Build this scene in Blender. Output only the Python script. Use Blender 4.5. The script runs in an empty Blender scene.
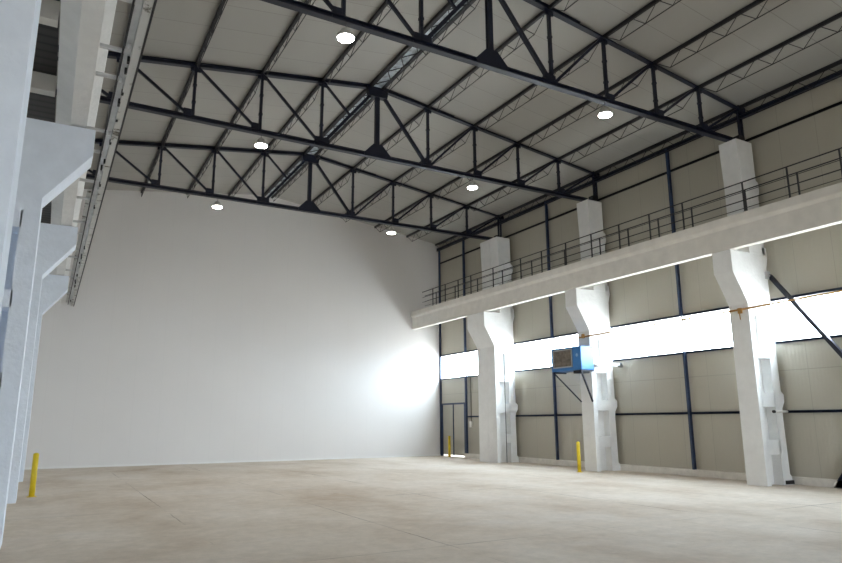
import bpy, bmesh, math, random
from mathutils import Vector, Matrix
random.seed(7)
SKY = 26.5
S = bpy.context.scene
C = S.collection

# ------------------------------------------------------------------ measures (metres)
EYE = 1.62
XW = 17.0          # inner face of the clad wall on the right
YB = 28.3          # far wall
WY0 = 5.3          # window strip cut short here, out of view, to dim the near daylight
YF = -13.0         # wall behind the camera
RX = 7.98          # ridge
RZ = 11.72         # underside of roof at ridge
SLOPE = 0.133
PAN = 1.777        # truss panel
TY = [10.98, 16.88, 22.80]
def roof_z(x): return RZ - SLOPE * abs(x - RX)

# ------------------------------------------------------------------ materials
def new_mat(name):
    m = bpy.data.materials.new(name); m.use_nodes = True
    nt = m.node_tree; b = nt.nodes['Principled BSDF']
    return m, nt, b
def rgb(c): return (c[0], c[1], c[2], 1)
def simple(name, col, rough=0.5, metal=0.0, var=0.06, scale=3.0, bump=0.0, bscale=20.0, spec=None):
    m, nt, b = new_mat(name)
    tc = nt.nodes.new('ShaderNodeTexCoord')
    nz = nt.nodes.new('ShaderNodeTexNoise'); nz.inputs['Scale'].default_value = scale; nz.inputs['Detail'].default_value = 5
    nt.links.new(tc.outputs['Object'], nz.inputs['Vector'])
    rp = nt.nodes.new('ShaderNodeValToRGB')
    rp.color_ramp.elements[0].position = 0.3; rp.color_ramp.elements[1].position = 0.7
    rp.color_ramp.elements[0].color = rgb([c * (1 - var) for c in col])
    rp.color_ramp.elements[1].color = rgb([min(1, c * (1 + var)) for c in col])
    nt.links.new(nz.outputs['Fac'], rp.inputs['Fac']); nt.links.new(rp.outputs['Color'], b.inputs['Base Color'])
    b.inputs['Roughness'].default_value = rough; b.inputs['Metallic'].default_value = metal
    if spec is not None: b.inputs['Specular IOR Level'].default_value = spec
    if bump:
        n2 = nt.nodes.new('ShaderNodeTexNoise'); n2.inputs['Scale'].default_value = bscale; n2.inputs['Detail'].default_value = 6
        nt.links.new(tc.outputs['Object'], n2.inputs['Vector'])
        bp = nt.nodes.new('ShaderNodeBump'); bp.inputs['Strength'].default_value = bump; bp.inputs['Distance'].default_value = 0.02
        nt.links.new(n2.outputs['Fac'], bp.inputs['Height']); nt.links.new(bp.outputs['Normal'], b.inputs['Normal'])
    return m
def emit(name, col, strength, two=False):
    m, nt, b = new_mat(name)
    b.inputs['Base Color'].default_value = rgb([0.8, 0.8, 0.8])
    b.inputs['Emission Color'].default_value = rgb(col); b.inputs['Emission Strength'].default_value = strength
    return m
def M_(nt, op, a, b=None, c=None):
    n = nt.nodes.new('ShaderNodeMath'); n.operation = op
    for i, v in enumerate((a, b, c)):
        if v is None: continue
        if isinstance(v, (int, float)): n.inputs[i].default_value = v
        else: nt.links.new(v, n.inputs[i])
    return n.outputs[0]
def seam(nt, coord, period, width, off=0.0):
    """1 on a thin line every `period` metres"""
    f = M_(nt, 'FRACT', M_(nt, 'DIVIDE', M_(nt, 'ADD', coord, off + 500 * period), period))
    d = M_(nt, 'ABSOLUTE', M_(nt, 'SUBTRACT', f, 0.5))
    return M_(nt, 'GREATER_THAN', d, 0.5 - width / period / 2)
def panel_mat(name, col, seamcol, axis_period, axis, rib=None, zl=None, rough=0.45, var=0.05, width=0.02):
    m, nt, b = new_mat(name)
    tc = nt.nodes.new('ShaderNodeTexCoord'); sp = nt.nodes.new('ShaderNodeSeparateXYZ')
    nt.links.new(tc.outputs['Object'], sp.inputs[0])
    ax = sp.outputs['XYZ'.index(axis)]
    s = seam(nt, ax, axis_period, width)
    if zl:
        for z in zl:
            d = M_(nt, 'LESS_THAN', M_(nt, 'ABSOLUTE', M_(nt, 'SUBTRACT', sp.outputs['Z'], z)), 0.012)
            s = M_(nt, 'MAXIMUM', s, d)
    nz = nt.nodes.new('ShaderNodeTexNoise'); nz.inputs['Scale'].default_value = 0.35; nz.inputs['Detail'].default_value = 4
    nt.links.new(tc.outputs['Object'], nz.inputs['Vector'])
    # each panel has its own slight tone
    wn = nt.nodes.new('ShaderNodeTexWhiteNoise'); wn.noise_dimensions = '1D'
    nt.links.new(M_(nt, 'FLOOR', M_(nt, 'ADD', M_(nt, 'DIVIDE', ax, axis_period), 500)), wn.inputs['W'])
    k = M_(nt, 'ADD', 1 - var, M_(nt, 'MULTIPLY', M_(nt, 'ADD', nz.outputs['Fac'], M_(nt, 'MULTIPLY', wn.outputs['Value'], 0.35)), var * 1.5))
    base = nt.nodes.new('ShaderNodeVectorMath'); base.operation = 'SCALE'; base.inputs[0].default_value = col
    nt.links.new(k, base.inputs['Scale'])
    mx = nt.nodes.new('ShaderNodeMix'); mx.data_type = 'RGBA'
    nt.links.new(s, mx.inputs[0]); nt.links.new(base.outputs[0], mx.inputs[6]); mx.inputs[7].default_value = rgb(seamcol)
    nt.links.new(mx.outputs[2], b.inputs['Base Color']); b.inputs['Roughness'].default_value = rough
    if rib:
        w = M_(nt, 'SINE', M_(nt, 'MULTIPLY', ax, 2 * math.pi / rib))
        bp = nt.nodes.new('ShaderNodeBump'); bp.inputs['Strength'].default_value = 0.15; bp.inputs['Distance'].default_value = 0.01
        nt.links.new(w, bp.inputs['Height']); nt.links.new(bp.outputs['Normal'], b.inputs['Normal'])
    return m

M = {}
M['white'] = simple('white_lime_paint', (0.80, 0.795, 0.78), 0.8, var=0.03, scale=2.0, bump=0.35, bscale=9)
M['column'] = simple('white_painted_concrete', (0.80, 0.80, 0.79), 0.75, var=0.035, scale=4.0, bump=0.5, bscale=14)
M['cool'] = simple('cool_white_painted_concrete', (0.78, 0.84, 0.93), 0.75, var=0.04, scale=4.0, bump=0.5, bscale=14)  # left columns: blue tint of the daylight mixed into the white
M['girder'] = simple('cream_painted_concrete', (0.74, 0.71, 0.66), 0.8, var=0.06, scale=3.0, bump=0.4, bscale=10)
M['navy'] = simple('navy_steel_paint', (0.006, 0.009, 0.024), 0.42, metal=0.0, var=0.25, scale=5)
M['blue'] = simple('slate_blue_steel_paint', (0.026, 0.046, 0.10), 0.4, var=0.2, scale=5)
M['black'] = simple('black_steel_paint', (0.012, 0.012, 0.016), 0.5, var=0.2, scale=6)
M['rail'] = simple('dark_rail_paint', (0.03, 0.031, 0.035), 0.5, var=0.2, scale=6)
M['yellow'] = simple('yellow_bollard_paint', (0.72, 0.53, 0.015), 0.42, var=0.08, scale=8)
M['heater'] = simple('blue_heater_enamel', (0.035, 0.19, 0.50), 0.35, var=0.06, scale=2)
M['grille'] = simple('brown_grille', (0.16, 0.13, 0.10), 0.5, var=0.4, scale=9)
M['steel'] = simple('galvanised_steel', (0.45, 0.46, 0.47), 0.4, metal=0.6, var=0.1, scale=8)
M['greysteel'] = simple('pale_grey_painted_steel', (0.60, 0.61, 0.62), 0.55, var=0.12, scale=5, bump=0.2)
M['flue'] = simple('white_enamel_flue', (0.82, 0.80, 0.76), 0.4, var=0.04, scale=6)
M['gas'] = simple('ochre_pipe_paint', (0.42, 0.22, 0.06), 0.5, var=0.15, scale=4)
M['plinth'] = simple('white_plinth_concrete', (0.70, 0.67, 0.62), 0.85, var=0.10, scale=5, bump=0.6, bscale=12)
M['deck'] = panel_mat('dark_ribbed_deck', (0.030, 0.027, 0.024), (0.012, 0.012, 0.012), 0.22, 'Y', rib=0.22, rough=0.6, var=0.3, width=0.05)
M['cladding'] = panel_mat('olive_beige_wall_cladding', (0.45, 0.422, 0.352), (0.37, 0.346, 0.288), 1.0, 'Y', rib=0.1, zl=(2.9,), rough=0.5, width=0.014)
M['roof'] = panel_mat('grey_roof_panels', (0.37, 0.36, 0.332), (0.265, 0.257, 0.237), 1.0, 'Y', rough=0.5, var=0.06, width=0.018)
M['doorleaf'] = simple('beige_door_panel', (0.42, 0.40, 0.34), 0.5, var=0.04, scale=2)
M['lens'] = emit('lamp_lens_glow', (1.0, 0.95, 0.86), 40)
M['housing'] = simple('white_lamp_housing', (0.6, 0.6, 0.58), 0.4, var=0.05)
def pane_mat():
    m, nt, b = new_mat('clear_window_sheet'); nt.nodes.remove(b); out = nt.nodes['Material Output']
    t = nt.nodes.new('ShaderNodeBsdfTransparent'); t.inputs[0].default_value = (0.93, 0.95, 0.95, 1)
    g = nt.nodes.new('ShaderNodeBsdfGlossy'); g.inputs['Roughness'].default_value = 0.08
    mx = nt.nodes.new('ShaderNodeMixShader'); mx.inputs[0].default_value = 0.05
    tr = nt.nodes.new('ShaderNodeBsdfTranslucent'); tr.inputs[0].default_value = (0.9, 0.9, 0.88, 1)
    m2 = nt.nodes.new('ShaderNodeMixShader'); m2.inputs[0].default_value = 0.22
    nt.links.new(t.outputs[0], m2.inputs[1]); nt.links.new(tr.outputs[0], m2.inputs[2])
    nt.links.new(m2.outputs[0], mx.inputs[1]); nt.links.new(g.outputs[0], mx.inputs[2]); nt.links.new(mx.outputs[0], out.inputs[0])
    return m
M['window'] = pane_mat()
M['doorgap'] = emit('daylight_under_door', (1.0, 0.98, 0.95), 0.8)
M['ridge'] = simple('pale_ridge_insulation', (0.44, 0.50, 0.54), 0.35, var=0.45, scale=7, bump=0.8, bscale=8)

def back_wall_mat():
    m, nt, b = new_mat('white_far_wall_panels')
    tc = nt.nodes.new('ShaderNodeTexCoord'); sp = nt.nodes.new('ShaderNodeSeparateXYZ'); nt.links.new(tc.outputs['Object'], sp.inputs[0])
    s = seam(nt, sp.outputs['X'], 1.0, 0.012)
    nz = nt.nodes.new('ShaderNodeTexNoise'); nz.inputs['Scale'].default_value = 0.5; nz.inputs['Detail'].default_value = 6
    nt.links.new(tc.outputs['Object'], nz.inputs['Vector'])
    k = M_(nt, 'SUBTRACT', M_(nt, 'ADD', 0.70, M_(nt, 'MULTIPLY', nz.outputs['Fac'], 0.05)), M_(nt, 'MULTIPLY', s, 0.03))
    cm = nt.nodes.new('ShaderNodeCombineColor'); 
    nt.links.new(M_(nt, 'MULTIPLY', k, 1.03), cm.inputs[0]); nt.links.new(k, cm.inputs[1]); nt.links.new(M_(nt, 'MULTIPLY', k, 0.98), cm.inputs[2])
    nt.links.new(cm.outputs[0], b.inputs['Base Color']); b.inputs['Roughness'].default_value = 0.7
    return m
M['backwall'] = back_wall_mat()

def floor_mat():
    m, nt, b = new_mat('stained_concrete_floor')
    tc = nt.nodes.new('ShaderNodeTexCoord'); sp = nt.nodes.new('ShaderNodeSeparateXYZ'); nt.links.new(tc.outputs['Object'], sp.inputs[0])
    def noise(scale, detail, rough=0.6, stretch=(1, 1, 1)):
        mp = nt.nodes.new('ShaderNodeMapping'); mp.inputs['Scale'].default_value = stretch
        nt.links.new(tc.outputs['Object'], mp.inputs['Vector'])
        n = nt.nodes.new('ShaderNodeTexNoise'); n.inputs['Scale'].default_value = scale; n.inputs['Detail'].default_value = detail
        n.inputs['Roughness'].default_value = rough
        nt.links.new(mp.outputs[0], n.inputs['Vector']); return n.outputs['Fac']
    rp = nt.nodes.new('ShaderNodeValToRGB'); e = rp.color_ramp.elements
    e[0].position = 0.33; e[0].color = (0.48, 0.395, 0.31, 1)
    e[1].position = 0.67; e[1].color = (0.66, 0.60, 0.53, 1)
    x = e.new(0.5); x.color = (0.59, 0.52, 0.44, 1)
    nt.links.new(noise(0.42, 8, 0.62, (1, 0.6, 1)), rp.inputs['Fac'])
    # pale dusty patches
    r2 = nt.nodes.new('ShaderNodeValToRGB'); r2.color_ramp.elements[0].position = 0.52; r2.color_ramp.elements[1].position = 0.70
    nt.links.new(noise(0.28, 10, 0.7, (0.7, 1.2, 1)), r2.inputs['Fac'])
    mx = nt.nodes.new('ShaderNodeMix'); mx.data_type = 'RGBA'
    nt.links.new(M_(nt, 'MULTIPLY', r2.outputs['Color'], 0.55), mx.inputs[0]); nt.links.new(rp.outputs['Color'], mx.inputs[6])
    mx.inputs[7].default_value = (0.64, 0.605, 0.565, 1)
    # fine mottling
    fine = noise(4.0, 10, 0.8)
    v = nt.nodes.new('ShaderNodeVectorMath'); v.operation = 'SCALE'
    nt.links.new(mx.outputs[2], v.inputs[0]); nt.links.new(M_(nt, 'ADD', 0.66, M_(nt, 'MULTIPLY', fine, 0.68)), v.inputs['Scale'])
    # saw joints, wobbling slightly
    wob = M_(nt, 'MULTIPLY', noise(1.5, 3), 0.06)
    jx = seam(nt, M_(nt, 'ADD', sp.outputs['X'], wob), 2.72, 0.022, off=0.5 * 0 - 4.93 + 2.72 * 0)
    jy = seam(nt, M_(nt, 'ADD', sp.outputs['Y'], wob), 5.9, 0.025, off=-8.0)
    j = M_(nt, 'MULTIPLY', M_(nt, 'MAXIMUM', jx, jy), M_(nt, 'MULTIPLY', M_(nt, 'MAXIMUM', M_(nt, 'SUBTRACT', noise(0.35, 4), 0.44), 0.0), 4.5))
    m2 = nt.nodes.new('ShaderNodeMix'); m2.data_type = 'RGBA'; nt.links.new(j, m2.inputs[0]); nt.links.new(v.outputs[0], m2.inputs[6])
    m2.inputs[7].default_value = (0.16, 0.135, 0.11, 1)
    nt.links.new(m2.outputs[2], b.inputs['Base Color'])
    nt.links.new(M_(nt, 'ADD', 0.60, M_(nt, 'MULTIPLY', noise(1.2, 5), 0.35)), b.inputs['Roughness'])
    b.inputs['Specular IOR Level'].default_value = 0.12
    bp = nt.nodes.new('ShaderNodeBump'); bp.inputs['Strength'].default_value = 0.12; bp.inputs['Distance'].default_value = 0.01
    nt.links.new(noise(6, 8), bp.inputs['Height']); nt.links.new(bp.outputs['Normal'], b.inputs['Normal'])
    return m
M['floor'] = floor_mat()

def speckled():
    m, nt, b = new_mat('flaking_white_paint')
    tc = nt.nodes.new('ShaderNodeTexCoord')
    n = nt.nodes.new('ShaderNodeTexNoise'); n.inputs['Scale'].default_value = 3.2; n.inputs['Detail'].default_value = 6; n.inputs['Roughness'].default_value = 0.7
    nt.links.new(tc.outputs['Object'], n.inputs['Vector'])
    r = nt.nodes.new('ShaderNodeValToRGB'); e = r.color_ramp.elements
    e[0].position = 0.36; e[0].color = (0.10, 0.085, 0.06, 1); e[1].position = 0.44; e[1].color = (0.62, 0.62, 0.60, 1)
    nt.links.new(n.outputs['Fac'], r.inputs['Fac']); nt.links.new(r.outputs['Color'], b.inputs['Base Color']); b.inputs['Roughness'].default_value = 0.6
    return m
M['flaking'] = speckled()

# ------------------------------------------------------------------ mesh helpers
def add_box(bm, x0, x1, y0, y1, z0, z1):
    vs = [bm.verts.new(p) for p in ((x0,y0,z0),(x1,y0,z0),(x1,y1,z0),(x0,y1,z0),(x0,y0,z1),(x1,y0,z1),(x1,y1,z1),(x0,y1,z1))]
    for f in ((0,3,2,1),(4,5,6,7),(0,1,5,4),(1,2,6,5),(2,3,7,6),(3,0,4,7)): bm.faces.new([vs[i] for i in f])
def add_prism(bm, prof, a0, a1, axis='Y'):
    """profile (u,v) extruded along axis: Y -> (u=x, v=z), X -> (u=y, v=z)"""
    def P(u, v, a): return (u, a, v) if axis == 'Y' else (a, u, v)
    A = [bm.verts.new(P(u, v, a0)) for u, v in prof]; B = [bm.verts.new(P(u, v, a1)) for u, v in prof]
    bm.faces.new(A); bm.faces.new(B[::-1]); n = len(prof)
    for i in range(n): bm.faces.new((A[i], B[i], B[(i+1) % n], A[(i+1) % n]))
def add_bar(bm, p, q, w, h, up=(0, 0, 1)):
    """rectangular bar from p to q; h along the up direction"""
    p = Vector(p); q = Vector(q); d = (q - p).normalized(); up = Vector(up)
    s = d.cross(up); s = s.normalized() if s.length > 1e-5 else Vector((1, 0, 0)); u = s.cross(d).normalized()
    vs = []
    for c in (p, q):
        for a, b in ((-1, -1), (1, -1), (1, 1), (-1, 1)): vs.append(bm.verts.new(c + s * a * w / 2 + u * b * h / 2))
    for f in ((0,1,2,3),(7,6,5,4),(0,4,5,1),(1,5,6,2),(2,6,7,3),(3,7,4,0)): bm.faces.new([vs[i] for i in f])
def add_isec(bm, p, q, w, h, t, up=(0, 0, 1)):
    p = Vector(p); q = Vector(q); d = (q - p).normalized(); s = d.cross(Vector(up)).normalized(); u = s.cross(d).normalized()
    add_bar(bm, p + u * (h/2 - t/2), q + u * (h/2 - t/2), w, t, up)
    add_bar(bm, p - u * (h/2 - t/2), q - u * (h/2 - t/2), w, t, up)
    add_bar(bm, p, q, t, h - 2 * t + 0.002, up)
def add_tube(bm, pts, r, n=10):
    pts = [Vector(p) for p in pts]; rings = []
    for i, p in enumerate(pts):
        d = (pts[min(i+1, len(pts)-1)] - pts[max(i-1, 0)]).normalized()
        a = d.orthogonal().normalized() if abs(d.z) < 0.99 else Vector((1, 0, 0)); 
        a = d.cross(Vector((0, 0, 1))).normalized() if abs(d.z) < 0.99 else Vector((1, 0, 0))
        b = d.cross(a).normalized()
        rings.append([bm.verts.new(p + (a * math.cos(2*math.pi*k/n) + b * math.sin(2*math.pi*k/n)) * r) for k in range(n)])
    for A, B in zip(rings, rings[1:]):
        for k in range(n): bm.faces.new((A[k], A[(k+1) % n], B[(k+1) % n], B[k]))
    bm.faces.new(rings[0][::-1]); bm.faces.new(rings[-1])
def add_lathe(bm, prof, cx, cy, n=32):
    rings = [[bm.verts.new((cx + r*math.cos(2*math.pi*k/n), cy + r*math.sin(2*math.pi*k/n), z)) for k in range(n)] for r, z in prof]
    for A, B in zip(rings, rings[1:]):
        for k in range(n): bm.faces.new((A[k], A[(k+1) % n], B[(k+1) % n], B[k]))
    bm.faces.new(rings[0][::-1]); bm.faces.new(rings[-1])
def obj(name, bm, mat, parent=None, bevel=0.0, smooth=False):
    bmesh.ops.recalc_face_normals(bm, faces=bm.faces)
    me = bpy.data.meshes.new(name); bm.to_mesh(me); bm.free(); me.materials.append(mat)
    if smooth:
        for p in me.polygons: p.use_smooth = len(p.vertices) == 4
    o = bpy.data.objects.new(name, me); C.objects.link(o)
    if parent: 
        o.parent = parent; o.matrix_parent_inverse = Matrix.Translation(-parent.location)
    if bevel:
        b = o.modifiers.new('bevel', 'BEVEL'); b.width = bevel; b.segments = 2; b.limit_method = 'ANGLE'
    return o
def thing(name, label, cat, loc=(0, 0, 0), group=None):
    o = bpy.data.objects.new(name, None); C.objects.link(o); o.location = loc; o.empty_display_size = 0.2
    return tag(o, label, cat, group)
def tag(o, label, cat, group=None):
    o['label'] = label; o['category'] = cat
    if group: o['group'] = group
    return o
def struct(o): o['kind'] = 'structure'; return o
def bx(*a):
    bm = bmesh.new(); add_box(bm, *a); return bm

# ------------------------------------------------------------------ the shell
struct(obj('floor', bx(-2.6, 17.5, YF - 0.3, YB + 0.3, -0.25, 0.0), M['floor']))
bm = bmesh.new(); T = 0.15
add_prism(bm, [(-2.6, roof_z(-2.6)), (RX, RZ), (17.5, roof_z(17.5)), (17.5, roof_z(17.5)+T), (RX, RZ+T), (-2.6, roof_z(-2.6)+T)], YF - 0.3, YB + 0.3)
struct(obj('ceiling', bm, M['roof']))
bm = bmesh.new(); add_prism(bm, [(-2.35, 0), (17.4, 0), (17.4, roof_z(17.4)), (RX, RZ), (-2.35, roof_z(-2.35))], YB, YB + 0.25)
struct(obj('wall_back', bm, M['backwall']))
bm = bmesh.new()      # wall behind the camera, with a gateway
add_box(bm, -2.35, 6.0, YF - 0.25, YF, 0, 3.6); add_box(bm, 10.0, 17.4, YF - 0.25, YF, 0, 3.6)
add_prism(bm, [(-2.35, 3.6), (17.4, 3.6), (17.4, roof_z(17.4)), (RX, RZ), (-2.35, roof_z(-2.35))], YF - 0.25, YF)
struct(obj('wall_front', bm, M['white']))
struct(obj('wall_left', bx(-2.6, -2.35, YF - 0.25, YB, 0, roof_z(-2.35)), M['white']))
W0, W1 = 3.65, 4.78   # the window strip
bm = bmesh.new(); add_box(bm, XW, XW + 0.12, YF, 26.12, 0.2, W0); add_box(bm, XW, XW + 0.12, 28.22, YB, 0.2, W0)
add_box(bm, XW, XW + 0.12, 26.12, 28.22, 2.46, W0)
add_box(bm, XW, XW + 0.12, YF, YB, W1, roof_z(XW)); add_box(bm, XW, XW + 0.12, YF, WY0, W0, W1)
struct(obj('wall_right', bm, M['cladding']))
bm = bmesh.new(); add_box(bm, XW - 0.10, XW + 0.12, YF, 26.12, 0, 0.20)
struct(obj('baseboard_right', bm, M['plinth'], bevel=0.02))
struct(obj('baseboard_back', bx(-1.2, XW - 0.06, YB - 0.03, YB, 0, 0.07), M['white']))
struct(obj('trim_1', bx(XW - 0.07, XW - 0.005, YB - 0.10, YB - 0.002, 0.0, 10.2), M['blue']))
# window strip, one translucent sheet for each bay
edges = [WY0, 13.65, 19.70, 25.85, YB]
for i, (a, b) in enumerate(zip(edges, edges[1:])):
    w = struct(obj('window_%d' % (i + 1), bx(XW + 0.05, XW + 0.09, a + 0.02, b - 0.02, W0, W1), M['window']))
    bm = bmesh.new()
    add_box(bm, XW + 0.0, XW + 0.10, b - 0.02, b + 0.02, W0, W1)
    obj('window_mullion', bm, M['flue'], w)  # pale colour paints the window glare over the dark post line

# double door at the far end of the right wall
d = struct(obj('door_1', bx(XW + 0.02, XW + 0.07, 26.20, 27.17, 0.08, 2.40), M['doorleaf']))
obj('door_leaf', bx(XW + 0.02, XW + 0.07, 27.19, 28.14, 0.08, 2.40), M['doorleaf'], d)
bm = bmesh.new()
add_box(bm, XW - 0.03, XW + 0.09, 26.12, 26.20, 0, 2.48); add_box(bm, XW - 0.03, XW + 0.09, 28.14, 28.22, 0, 2.48)
add_box(bm, XW - 0.03, XW + 0.09, 26.12, 28.22, 2.40, 2.48); add_box(bm, XW - 0.01, XW + 0.075, 27.155, 27.205, 0.06, 2.40)
obj('door_frame', bm, M['blue'], d)
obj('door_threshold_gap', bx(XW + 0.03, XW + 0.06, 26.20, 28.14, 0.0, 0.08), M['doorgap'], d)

# ------------------------------------------------------------------ steelwork on the right wall
girt = [(1.83, 'slate blue horizontal wall rail at waist height below the window strip', M['blue'], YF, 26.1),
        (W0 - 0.01, 'slate blue horizontal rail along the lower edge of the window strip', M['blue'], YF, 28.2),
        (W1 + 0.02, 'slate blue horizontal rail along the upper edge of the window strip', M['blue'], YF, 28.2),
        (9.52, 'black horizontal wall rail near the roof above the walkway', M['black'], YF, 28.2)]
for z, lab, mt, a, b in girt:
    bm = bmesh.new(); add_box(bm, XW - 0.06, XW - 0.001, a, b, z - 0.026, z + 0.026); add_box(bm, XW - 0.06, XW - 0.05, a, b, z - 0.034, z + 0.034)
    tag(obj('wall_girt', bm, mt), lab, 'wall rail', 'horizontal rails of the right wall')
for y, lab in ((13.65, 'dark blue steel wall post between the nearest and middle columns'),
               (19.70, 'dark blue steel wall post between the middle and farthest columns'),
               (25.85, 'dark blue steel wall post beside the double door')):
    t = thing('wall_post', lab, 'wall post', (XW - 0.1, y, 0), 'steel posts of the right wall')
    bm = bmesh.new(); add_isec(bm, (XW - 0.12, y, 0.2), (XW - 0.12, y, W0 + 0.03), 0.075, 0.10, 0.014, up=(1, 0, 0)); obj('lower_post', bm, M['blue'], t)
    bm = bmesh.new(); add_isec(bm, (XW - 0.12, y, W1 - 0.03), (XW - 0.12, y, roof_z(XW) - 0.25), 0.075, 0.10, 0.014, up=(1, 0, 0)); obj('upper_post', bm, M['blue'], t)
    obj('window_bracket', bx(XW - 0.10, XW - 0.05, y - 0.028, y + 0.028, W0, W1), M['greysteel'], t)  # post drawn thin and pale here, window glare put into its colour
bm = bmesh.new(); add_isec(bm, (16.86, 2.0, 10.24), (16.86, YB, 10.24), 0.13, 0.12, 0.015)
tag(obj('eave_beam', bm, M['navy']), 'thick navy steel eave beam running along the top of the right wall', 'beam')
bm = bmesh.new(); add_isec(bm, (-0.90, 2.0, 10.24), (-0.90, YB, 10.24), 0.13, 0.12, 0.015)
tag(obj('eave_beam', bm, M['navy']), 'navy steel eave beam high above the left walkway', 'beam')

# ------------------------------------------------------------------ concrete columns
def column(y, side, label, hw=0.28):
    t = thing('concrete_column', label, 'column', (16.38 if side > 0 else -0.85, y, 0), 'white crane columns')
    y0, y1 = y - hw, y + hw
    if side > 0: X = lambda x: x
    else: X = lambda x: -0.32 - (x - 15.86)
    def box(bm, xa, xb, ya, yb, za, zb):
        a, b = sorted((X(xa), X(xb))); add_box(bm, a, b, ya, yb, za, zb)
    def prism(bm, prof, ya, yb): add_prism(bm, [(X(u), v) for u, v in prof], ya, yb)
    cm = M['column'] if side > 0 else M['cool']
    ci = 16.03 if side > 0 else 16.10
    bm = bmesh.new()
    prism(bm, [(15.86, 0), (ci, 0), (ci, 4.62), (15.86, 4.62)], y0, y1)                    # hall-side chord
    prism(bm, [(16.53, 0), (16.92, 0), (16.90, 0.20), (16.83, 0.26), (16.81, 1.75), (16.83, 1.92), (16.94, 2.08), (16.95, 2.27), (16.84, 2.36),
               (16.84, 4.62), (16.53, 4.62)], y0, y1)                                       # wall-side chord with nibs
    for za, zb in ((0.76, 1.12), (1.95, 2.30), (3.20, 3.45), (4.36, 4.62)): box(bm, ci - 0.02, 16.56, y0, y1, za, zb)
    web = y0 + 0.26 if side > 0 else y1 - 0.14
    box(bm, ci - 0.02, 16.56, web, y1 - 0.03, 0, 4.5)                                       # thin web closing the openings
    obj('lower_shaft', bm, cm, t)
    tip, tz, dz = (15.37, 5.45, 4.62) if side > 0 else (15.26, 5.62, 4.84)
    bm = bmesh.new()
    prism(bm, [(15.86, 4.62), (15.86, dz), (15.80, dz + 0.12) if side > 0 else (15.855, dz + 0.006), (tip, tz), (tip, 6.03), (16.72, 6.03), (16.72, 6.25), (16.90, 6.25), (16.93, 5.95), (16.84, 5.65), (16.84, 4.62)], y0, y1)
    obj('corbel', bm, cm, t)
    bm = bmesh.new()
    xs = 16.16 if side > 0 else 16.45
    prism(bm, [(xs + 0.02, 6.03), (xs + 0.02, 8.05), (xs - 0.04, 9.33), (16.82, 9.33), (16.82, 8.2), (16.92, 8.15), (16.93, 7.9), (16.85, 7.7), (16.85, 6.03)], y0, y1)
    obj('upper_shaft', bm, cm, t, bevel=0.015)
    return t
column(TY[0], 1, 'nearest white concrete column on the right, with a steel brace fixed to it')
column(TY[1], 1, 'white concrete column carrying the blue heater')
column(22.37, 1, 'front one of the two adjoining white columns nearest to the double door', hw=0.28)
column(23.00, 1, 'rear one of the two adjoining white columns nearest to the double door', hw=0.343)
column(5.05, 1, 'white concrete column on the right just outside the picture edge')
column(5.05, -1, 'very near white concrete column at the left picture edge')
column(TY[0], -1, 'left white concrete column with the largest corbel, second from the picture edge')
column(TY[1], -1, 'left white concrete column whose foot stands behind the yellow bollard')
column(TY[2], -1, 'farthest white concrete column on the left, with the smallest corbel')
bm = bmesh.new(); add_tube(bm, [(16.3, 22.07, 0.0), (16.3, 22.07, 4.45)], 0.014, 8)
tag(obj('wall_conduit', bm, M['rail']), 'thin dark vertical conduit down the face of the farthest right column', 'pipe')

# ------------------------------------------------------------------ crane girders, walkways, railings
bm = bmesh.new()
add_prism(bm, [(15.38, 6.04), (15.60, 6.04), (15.62, 6.58), (16.00, 6.68), (16.00, 6.90), (15.30, 6.90), (15.30, 6.68), (15.38, 6.60)], 2.0, YB - 0.03)
g = tag(obj('crane_girder', bm, M['girder'], bevel=0.012), 'long cream concrete crane girder resting on the right columns', 'girder')
bm = bmesh.new()
add_prism(bm, [(-0.08, 6.06), (0.16, 6.06), (0.16, 6.5), (0.29, 6.6), (0.31, 6.93), (-0.32, 6.93), (-0.30, 6.6), (-0.08, 6.5)], 2.0, YB - 0.03)
tag(obj('crane_girder', bm, M['column'], bevel=0.012), 'white concrete crane girder overhead on the left corbels', 'girder')
obj_deck = tag(obj('walkway_deck', bx(-0.89, -0.33, 2.0, YB - 0.03, 6.85, 6.93), M['deck']), 'dark ribbed walkway deck behind the left crane girder', 'walkway')
k = 0
for y, w in ((8.82, 'nearest, at the top left picture edge'), (10.93, 'above the largest left corbel'), (16.6, 'above the second left corbel'), (22.5, 'above the smallest left corbel')):
    tag(obj('deck_crossbeam', bx(-0.89, -0.325, y - 0.09, y + 0.09, 6.58, 6.85), M['girder']),
        'pale concrete crossbeam under the dark left walkway deck, ' + w, 'beam', 'crossbeams of the left walkway')
tag(obj('ceiling_fitting', bx(-0.66, -0.60, 8.74, 8.9, 6.48, 6.579), simple('dull_red_paint', (0.30, 0.03, 0.02), 0.5)), 'small dull red fitting under the left walkway crossbeam', 'fitting')

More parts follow.
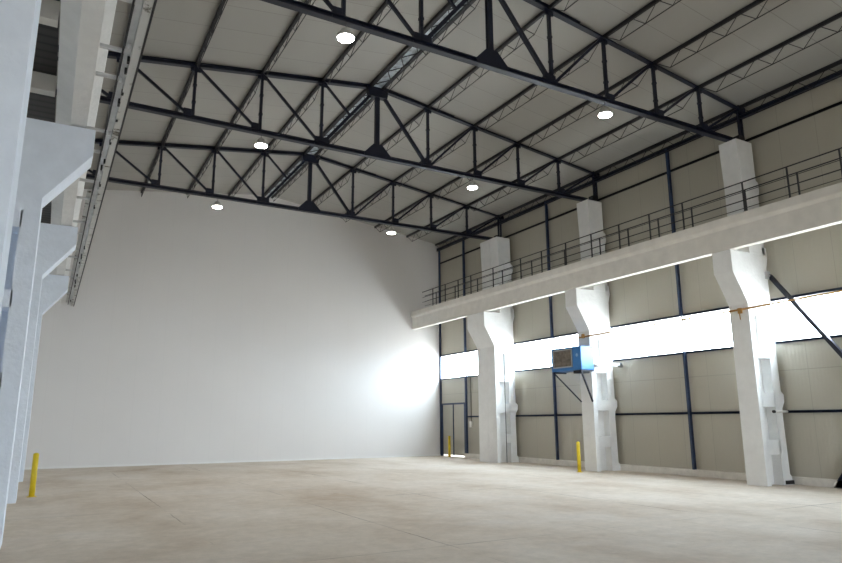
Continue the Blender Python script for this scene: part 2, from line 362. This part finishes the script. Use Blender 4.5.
def railing(x, y0, y1, posts, label, ztop=7.71, zb=6.90):
    t = thing('walkway_railing', label, 'railing', (x, y0, zb), 'railings of the right walkway')
    bm = bmesh.new(); add_tube(bm, [(x, y0, ztop), (x, y1, ztop)], 0.017, 8); obj('top_rail', bm, M['rail'], t)
    for z in (ztop - 0.27, ztop - 0.50):
        bm = bmesh.new(); add_tube(bm, [(x, y0, z), (x, y1, z)], 0.009, 6); obj('mid_rail', bm, M['rail'], t)
    for y in posts:
        bm = bmesh.new(); add_box(bm, x - 0.016, x + 0.016, y - 0.016, y + 0.016, zb, ztop); add_box(bm, x - 0.035, x + 0.035, y - 0.035, y + 0.035, zb, zb + 0.012)
        obj('post', bm, M['rail'], t)
railing(15.36, 4.0, 27.2, [4.02, 5.2, 6.45, 7.69, 8.95, 10.16, 12.06, 13.27, 14.5, 15.74, 17.0, 18.31, 19.55, 21.36, 22.99, 24.0, 25.09, 26.2], 'black pipe railing along the hall edge of the right walkway')
railing(15.955, 4.0, 28.0, [4.02, 5.8, 7.4, 9.05, 10.5, 12.22, 13.45, 14.68, 15.95, 17.73, 19.62, 21.53, 23.36, 25.19, 26.9], 'black pipe railing on the wall side of the right walkway')

# crane current rail hanging beside the left girder
t = thing('conductor_rail', 'flaking white conductor rail hung beside the left crane girder', 'crane rail', (0.5, 3.0, 6.05))
bm = bmesh.new(); add_prism(bm, [(0.51, 6.00), (0.60, 6.00), (0.60, 6.13), (0.585, 6.13), (0.585, 6.02), (0.525, 6.02), (0.525, 6.13), (0.51, 6.13)], 2.2, YB - 0.02)
obj('channel', bm, M['flaking'], t)
obj('cover_strip', bx(0.435, 0.505, 2.2, YB - 0.02, 6.06, 6.09), M['greysteel'], t)
obj('contact_bar', bx(0.605, 0.625, 2.2, YB - 0.02, 5.99, 6.05), M['black'], t)
obj('feed_cable', bx(0.405, 0.425, 2.2, YB - 0.02, 6.05, 6.075), M['black'], t)
for y in (4.4, 5.3, 6.3, 7.1, 8.22, 8.97, 10.86, 11.8, 13.4, 14.54, 16.4, 17.4, 19.2, 20.1, 22.0, 23.0, 25.0, 26.0):
    bm = bmesh.new(); add_box(bm, 0.16, 0.53, y - 0.022, y + 0.022, 6.085, 6.13); obj('bracket', bm, M['greysteel'], t)
obj('cable_tray', bx(0.33, 0.43, 14.2, YB - 0.02, 6.14, 6.17), M['flaking'], t)
for i, y in enumerate([x * 0.31 + 7.9 for x in range(64)]):
    if random.random() < 0.45:
        x = 0.44 + random.random() * 0.07
        bm = bmesh.new(); add_box(bm, x, x + 0.03, y, y + 0.05 + random.random() * 0.08, 5.98, 6.05); obj('insulator', bm, M['black'] if i % 3 else M['greysteel'], t)

# ------------------------------------------------------------------ roof trusses
ZB = 9.41
def top_z(n): return 11.66 - (0.225 if n > 0 else 0.245) * abs(n)
def truss(y, label):
    t = thing('roof_truss', label, 'roof truss', (RX, y, ZB), 'navy roof trusses')
    X = lambda n: RX + n * PAN
    bm = bmesh.new()
    for s in (-1, 1): add_isec(bm, (X(0), y, top_z(0)), (X(5 * s), y, top_z(5 * s)), 0.14, 0.12, 0.018)
    obj('top_chord', bm, M['navy'], t)
    bm = bmesh.new(); add_isec(bm, (X(-5) + 0.5, y, ZB), (X(5) - 0.5, y, ZB), 0.16, 0.12, 0.018); obj('bottom_chord', bm, M['navy'], t)
    for n in range(-5, 6):
        bm = bmesh.new()
        if abs(n) == 5:
            for dx in (-0.06, 0.06): add_bar(bm, (X(n) + dx - 0.05 * n / 5, y, top_z(n)), (X(n) + dx - 0.05 * n / 5, y, 9.36), 0.06, 0.06, up=(0, 1, 0))
        elif n == 0:
            add_bar(bm, (X(n), y - 0.04, top_z(n)), (X(n), y - 0.04, ZB), 0.13, 0.035, up=(0, 1, 0)); add_bar(bm, (X(n), y + 0.04, top_z(n)), (X(n), y + 0.04, ZB), 0.13, 0.035, up=(0, 1, 0))
        else:
            add_bar(bm, (X(n), y, top_z(n)), (X(n), y, ZB), 0.075, 0.075, up=(0, 1, 0))
            for f in (0.3, 0.62): z = ZB + (top_z(n) - ZB) * f; add_box(bm, X(n) - 0.05, X(n) + 0.05, y - 0.045, y + 0.045, z - 0.03, z + 0.03)
        obj('vertical', bm, M['navy'], t)
    D = [(-4, -3), (-3, -2), (-2, -1), (0, -1), (0, 1), (2, 1), (3, 2), (4, 3), (5, 4), (-5, -4)]
    for a, b in D:
        bm = bmesh.new(); w = 0.09 if a == 0 else 0.065
        add_bar(bm, (X(a), y, top_z(a)), (X(b), y, ZB), w, w, up=(0, 1, 0)); obj('diagonal', bm, M['navy'], t)
    bm = bmesh.new(); add_bar(bm, (X(-1), y, top_z(-1)), ((X(0) + X(-1)) / 2, y, (top_z(0) + ZB) / 2), 0.06, 0.06, up=(0, 1, 0)); obj('strut', bm, M['navy'], t)
    for n in range(-4, 5):
        bm = bmesh.new()
        if n == 0:
            add_prism(bm, [(X(0) - 0.42, ZB - 0.05), (X(0) + 0.42, ZB - 0.05), (X(0) + 0.42, ZB + 0.06), (X(0) + 0.14, ZB + 0.36), (X(0) - 0.14, ZB + 0.36), (X(0) - 0.42, ZB + 0.06)], y - 0.085, y + 0.085)
        else:
            s = -1 if n < 0 else 1
            a, b = sorted((X(n) - s * 0.04 * 1, X(n) + (-s) * 0.0 + (0.24 if n > 0 else -0.24)))
            if n == 1: a, b = X(n) - 0.24, X(n) + 0.1
            if n == -1: a, b = X(n) - 0.2, X(n) + 0.24
            add_box(bm, a, b, y - 0.03, y + 0.03, ZB - 0.05, ZB + 0.24)
        obj('bottom_gusset', bm, M['navy'], t)
    for n in range(-5, 6):
        bm = bmesh.new(); z = top_z(n)
        if n == 0: add_prism(bm, [(X(0) - 0.36, z - 0.02), (X(0) - 0.30, z - 0.34), (X(0) + 0.30, z - 0.34), (X(0) + 0.36, z - 0.02), (X(0), z + 0.05)], y - 0.09, y + 0.09)
        elif abs(n) == 5: add_box(bm, X(n) - 0.16, X(n) + 0.16, y - 0.09, y + 0.09, z - 0.16, z + 0.06)
        else: add_box(bm, X(n) - 0.13, X(n) + 0.13, y - 0.02, y + 0.02, z - 0.18, z)
        obj('top_gusset', bm, M['navy'], t)
    for s in (-1, 1):
        x = X(5 * s) - 0.28 * s
        bm = bmesh.new(); add_box(bm, x - 0.33, x + 0.33, y - 0.13, y + 0.13, 9.335, 9.37); add_box(bm, x + s * 0.1 - 0.12, x + s * 0.1 + 0.12, y - 0.1, y + 0.1, 9.42, 9.60)
        obj('bearing', bm, M['black'], t)
truss(TY[0], 'nearest navy steel roof truss, cut by the top picture edge')
truss(TY[1], 'middle navy steel roof truss, landing on the column with the heater')
truss(TY[2], 'farthest navy steel roof truss, in front of the white far wall')

# lattice purlins
def purlin(x, ya, yb, label, heavy=False, dx=0.0, lattice=True):
    t = thing('lattice_purlin', label, 'roof purlin', (x, ya, roof_z(x) - 0.05), 'black lattice roof purlins')
    zt = roof_z(x) - 0.055; zl = zt - 0.38
    cw, ch = (0.10, 0.11) if heavy else (0.07, 0.09)
    bm = bmesh.new(); add_bar(bm, (x, ya, zt), (x, yb, zt), cw, ch); obj('top_chord', bm, M['black'], t)
    if not lattice: return t
    e = 0.55
    bm = bmesh.new(); add_tube(bm, [(x + dx, ya + e, zl), (x + dx, yb - e, zl)], 0.012, 6); obj('bottom_chord', bm, M['black'], t)
    bm = bmesh.new(); N = 12; L = yb - ya
    ys = [ya + 0.05] + [ya + e + (L - 2 * e) * i / N for i in range(N + 1)] + [yb - 0.05]
    pts = [(x, ys[0], zt)] + [(x + dx if i % 2 == 0 else x, y, zl if i % 2 == 0 else zt) for i, y in enumerate(ys[1:-1])] + [(x, ys[-1], zt)]
    for a, b in zip(pts, pts[1:]): add_tube(bm, [a, b], 0.009, 5)
    obj('lacing', bm, M['black'], t)
    return t
bays = [(YB - 0.02, TY[2], 'between farthest truss and far wall'), (TY[2], TY[1], 'between farthest and middle trusses'),
        (TY[1], TY[0], 'between middle and nearest trusses'), (TY[0], 5.05, 'in front of nearest truss')]
order = ['', 'first', 'second', 'third', 'fourth', 'last']
for yb, ya, where in bays:
    for n in range(-5, 6):
        if n == 0:
            purlin(7.72, ya + 0.1, yb, 'plain black purlin left of the pale ridge strip, ' + where, True, lattice=False)
            purlin(8.12, ya + 0.1, yb, 'heavy black purlin right of the pale ridge strip, ' + where, True, dx=-0.07)
            bm = bmesh.new(); add_prism(bm, [(7.79, 11.63), (8.07, 11.63), (8.07, 11.65), (7.79, 11.65)], ya + 0.12, yb - 0.02)
            tag(obj('ridge_strip', bm, M['ridge']), 'pale blue-grey mottled strip between the ridge purlins, ' + where, 'roof strip', 'pale strips along the ridge')
            bm = bmesh.new(); y = ya + 0.15; s = 0
            while y < yb - 0.5:
                xa, xb = (7.78, 8.08) if s else (8.08, 7.78); add_bar(bm, (xa, y, 11.60), (xb, y + 0.42, 11.60), 0.02, 0.02); y += 0.42; s = 1 - s
            tag(obj('ridge_lacing', bm, M['black']), 'zigzag steel lacing under the pale ridge strip, ' + where, 'roof lacing', 'lacing along the ridge')
        else:
            x = RX + n * PAN + (-0.10 if n == 5 else 0.10 if n == -5 else 0)
            purlin(x, ya, yb, '%s %s-slope lattice purlin from the ridge, %s' % (order[abs(n)], 'right' if n > 0 else 'left', where), dx=-0.04 if -5 < n < 0 else 0.0)

# ------------------------------------------------------------------ lamps
names = {0: 'nearest', 1: 'middle', 2: 'farthest'}
for i, ty in enumerate(TY):
    for n, dx, side in ((-2, 0.04, 'left'), (2, -0.16, 'right')):
        x = RX + n * PAN + dx + ((0.14 if n < 0 else 0.06) if i == 2 else 0); z = 9.0; y = ty - 0.06
        t = thing('high_bay_lamp', 'glowing round ceiling lamp hanging from the %s half of the %s truss' % (side, names[i]), 'lamp', (x, y, z), 'round high bay lamps')
        bm = bmesh.new(); add_lathe(bm, [(0.17, z), (0.18, z + 0.02), (0.175, z + 0.06), (0.12, z + 0.09), (0.10, z + 0.17), (0.05, z + 0.20)], x, y); obj('housing', bm, M['housing'], t, smooth=True)
        bm = bmesh.new(); add_lathe(bm, [(0.16, z - 0.012), (0.165, z + 0.001)], x, y); obj('lens', bm, M['lens'], t)
        bm = bmesh.new(); add_tube(bm, [(x, y, z + 0.19), (x, y, ZB - 0.06)], 0.006, 6); obj('hanger', bm, M['rail'], t)

# ------------------------------------------------------------------ heater, flue, pipes
hy0, hy1, hx0, hx1, hz0, hz1 = 16.44, 17.92, 15.27, 15.84, 3.27, 4.06
t = thing('unit_heater', 'bright blue unit heater mounted high on the middle right column', 'heater', (15.55, 17.1, hz0))
obj('casing', bx(hx0, hx1, hy0, hy1, hz0, hz1), M['heater'], t, bevel=0.02)
gy0, gy1, gz0, gz1 = 16.86, 17.78, 3.40, 3.98
gr = obj('grille', bx(hx0 - 0.012, hx0 + 0.01, gy0, gy1, gz0, gz1), M['grille'], t)
bm = bmesh.new()
for a in (gy0, gy1): add_box(bm, hx0 - 0.03, hx0 + 0.005, a - 0.02, a + 0.02, gz0 - 0.02, gz1 + 0.02)
for z in (gz0, gz1): add_box(bm, hx0 - 0.03, hx0 + 0.005, gy0 - 0.02, gy1 + 0.02, z - 0.02, z + 0.02)
obj('grille_frame', bm, M['steel'], gr)
bm = bmesh.new()
for k in range(7):
    z = gz0 + 0.04 + k * 0.083; add_bar(bm, (hx0 - 0.018, gy0, z), (hx0 - 0.018, gy1, z), 0.012, 0.03)
obj('louvre_slats', bm, M['grille'], gr)
bm = bmesh.new(); add_tube(bm, [(hx0 - 0.012, 16.62, 3.76), (hx0 + 0.01, 16.62, 3.76)], 0.055, 14); obj('badge', bm, simple('pale_blue_badge', (0.25, 0.42, 0.66), 0.4), t)
for y in (16.50, 17.85):
    yc = 16.62 if y < 17 else 17.14
    bm = bmesh.new(); add_bar(bm, (hx0 + 0.03, y, hz0 - 0.025), (15.85, y, hz0 - 0.025), 0.05, 0.05)
    add_bar(bm, (hx0 + 0.03, y, hz0 - 0.03), (15.855, yc, 2.24), 0.045, 0.045); obj('bracket', bm, M['navy'], t)
bm = bmesh.new(); add_box(bm, hx0 + 0.1, hx1 - 0.1, 16.55, 16.95, hz0 - 0.10, hz0); obj('burner_box', bm, M['black'], t, bevel=0.01)
t = thing('flue_pipe', 'short white flue pipe leading from the blue heater to the wall', 'pipe', (16.3, 16.35, 3.4))
bm = bmesh.new(); add_tube(bm, [(15.845, 16.46, 3.42), (15.98, 16.40, 3.42), (XW - 0.18, 16.36, 3.45)], 0.055, 14); obj('pipe', bm, M['flue'], t, smooth=True)
bm = bmesh.new(); add_tube(bm, [(XW - 0.19, 16.36, 3.45), (XW, 16.36, 3.455)], 0.07, 14); obj('collar', bm, M['steel'], t, smooth=True)
t = thing('gas_pipe', 'thin ochre pipe running along the right columns in front of the window strip', 'pipe', (15.8, 5.05, 4.5))
bm = bmesh.new(); add_tube(bm, [(15.825, 5.0, 4.60), (15.825, TY[0], 4.48), (15.825, TY[1] + 0.2, 4.42)], 0.026, 8); obj('pipe', bm, M['gas'], t)
for y in (TY[0] - 0.05, TY[1]):
    obj('pipe_clamp', bx(15.80, 15.862, y - 0.05, y + 0.05, 4.38, 4.52), M['gas'], t)
t = thing('gas_riser', 'short cable drop with clamp on the nearest column under the ochre pipe', 'cable', (15.84, TY[0], 4.2))
bm = bmesh.new(); add_tube(bm, [(15.845, TY[0] - 0.02, 4.38), (15.845, TY[0] - 0.03, 4.22)], 0.012, 6); obj('cable', bm, M['gas'], t)

# steel cross braces by the nearest right column
def brace(p, q, label, w=0.11):
    t = thing('steel_brace', label, 'brace', p)
    bm = bmesh.new(); add_bar(bm, p, q, 0.015, w, up=(0, 0, 1)); 
    d = (Vector(q) - Vector(p)).normalized()
    n = d.cross(Vector((1, 0, 0))).normalized()
    if n.z < 0: n = -n
    add_bar(bm, Vector(p) + n * w / 2 + Vector((-0.05, 0, 0)), Vector(q) + n * w / 2 + Vector((-0.05, 0, 0)), 0.10, 0.012, up=n)
    obj('angle_bar', bm, M['navy'], t)
    return t
b = brace((16.80, 10.60, 5.42), (16.80, 6.80, 0.02), 'long navy steel brace descending from the top of the nearest right column', 0.13)
obj('end_plate', bx(16.72, 16.86, 10.62, 10.70, 5.36, 5.56), M['greysteel'], b)
b = brace((16.92, 9.45, 0.12), (16.92, 5.36, 5.5), 'dark steel brace foot rising from the floor at the right picture edge', 0.2)
bm = bmesh.new(); add_prism(bm, [(9.68, 0.0), (9.0, 0.0), (9.0, 0.75), (9.18, 0.75)], 16.90, 16.97, axis='X'); obj('foot_plate', bm, M['black'], b)
bm = bmesh.new(); add_tube(bm, [(16.40, TY[0] - 0.33, 1.83), (16.62, TY[0] - 0.33, 1.83), (16.93, TY[0] - 0.33, 1.83)], 0.035, 10); 
st = thing('pipe_stub', 'short white pipe stub across the nearest right column at rail height', 'pipe', (16.7, TY[0] - 0.33, 1.83))
obj('tube', bm, M['flue'], st, smooth=True)
bm = bmesh.new(); add_tube(bm, [(16.35, TY[0] - 0.33, 1.83), (16.40, TY[0] - 0.33, 1.83)], 0.04, 10); obj('cap', bm, M['black'], st)
bm = bmesh.new(); add_box(bm, 16.60, 16.93, TY[0] - 0.33, TY[0] - 0.285, 0.02, 0.11); tag(obj('steel_shoe', bm, M['black']), 'small dark steel shoe at the foot of the nearest right column', 'fitting')
t = thing('junction_box', 'small white electrical box on the wall post beside the double door', 'electrical box', (16.8, 25.6, 1.5))
obj('box', bx(16.90, 16.998, 25.50, 25.66, 1.35, 1.62), M['flue'], t, bevel=0.01)
bm = bmesh.new(); add_tube(bm, [(16.97, 25.59, 1.6), (16.97, 25.59, 3.6)], 0.015, 6); obj('conduit', bm, M['rail'], t)

# ------------------------------------------------------------------ bollards
def bollard(x, y, label, lean=0.0, h=0.93):
    t = thing('bollard', label, 'bollard', (x, y, 0), 'yellow bollards')
    bm = bmesh.new(); add_tube(bm, [(x, y, 0), (x + lean, y, h)], 0.06, 20); obj('post', bm, M['yellow'], t, smooth=True)
    bm = bmesh.new(); add_lathe(bm, [(0.06, h), (0.045, h + 0.02), (0.01, h + 0.03)], x + lean, y, 20); obj('cap', bm, M['yellow'], t, smooth=True)
    bm = bmesh.new(); add_lathe(bm, [(0.10, 0.0), (0.10, 0.012)], x, y, 20); obj('base_plate', bm, M['yellow'], t)
bollard(-0.05, 17.85, 'yellow bollard near the left columns')
bollard(15.28, 16.80, 'yellow bollard beside the column with the blue heater')
bollard(16.62, 26.95, 'yellow bollard in front of the double door')

# ------------------------------------------------------------------ light
wd = bpy.data.worlds.new('daylight'); S.world = wd; wd.use_nodes = True
nt = wd.node_tree; bg = nt.nodes['Background']
tc = nt.nodes.new('ShaderNodeTexCoord'); sp = nt.nodes.new('ShaderNodeSeparateXYZ'); nt.links.new(tc.outputs['Generated'], sp.inputs[0])
rp = nt.nodes.new('ShaderNodeValToRGB'); e = rp.color_ramp.elements      # pale ground, bright overcast sky
e[0].position = 0.40; e[0].color = (0.22, 0.21, 0.20, 1); e[1].position = 0.60; e[1].color = (0.76, 0.88, 1.0, 1)
nt.links.new(M_(nt, 'ADD', M_(nt, 'MULTIPLY', sp.outputs['Z'], 0.5), 0.5), rp.inputs[0]); nt.links.new(rp.outputs[0], bg.inputs[0])
bg.inputs[1].default_value = SKY
def portal(loc, rot, sx, sy):
    l = bpy.data.lights.new('window_portal', 'AREA'); l.shape = 'RECTANGLE'; l.size = sx; l.size_y = sy; l.cycles.is_portal = True
    o = bpy.data.objects.new('window_portal', l); C.objects.link(o); o.location = loc; o.rotation_euler = rot
portal((8.0, YF - 0.27, 1.8), (math.radians(90), 0, 0), 4.0, 3.6)
portal((XW + 0.14, (WY0 + YB) / 2, (W0 + W1) / 2), (0, math.radians(90), 0), W1 - W0, YB - WY0)
for i, ty in enumerate(TY):
    for n, dx in ((-2, 0.04), (2, -0.16)):
        l = bpy.data.lights.new('lamp_beam', 'SPOT'); l.energy = 120; l.spot_size = math.radians(120); l.spot_blend = 0.8; l.shadow_soft_size = 0.15; l.color = (1, 0.93, 0.82)
        o = bpy.data.objects.new('lamp_beam', l); C.objects.link(o); o.location = (RX + n * PAN + dx, ty - 0.06, 8.95)

# ------------------------------------------------------------------ camera
yaw, pit, rol, f = 0.5120414, 0.2089118, -0.0045171, 660.383
fw = Vector((math.sin(yaw)*math.cos(pit), math.cos(yaw)*math.cos(pit), math.sin(pit)))
r = Vector((math.cos(yaw), -math.sin(yaw), 0)); u = r.cross(fw)
r2 = r * math.cos(rol) + u * math.sin(rol); u2 = -r * math.sin(rol) + u * math.cos(rol)
cam = bpy.data.cameras.new('camera'); co = bpy.data.objects.new('camera', cam); C.objects.link(co)
co.matrix_world = Matrix(((r2.x, u2.x, -fw.x, 0), (r2.y, u2.y, -fw.y, 0), (r2.z, u2.z, -fw.z, EYE), (0, 0, 0, 1)))
cam.sensor_width = 36; cam.lens = f / 842 * 36; cam.clip_end = 200
S.camera = co
S.view_settings.view_transform = 'Standard'; S.view_settings.look = 'None'; S.view_settings.gamma = 1; S.view_settings.use_curve_mapping = False
S.view_settings.exposure = 1.0
S.cycles.use_denoising = True
S.cycles.max_bounces = 12; S.cycles.diffuse_bounces = 8; S.cycles.sample_clamp_indirect = 10
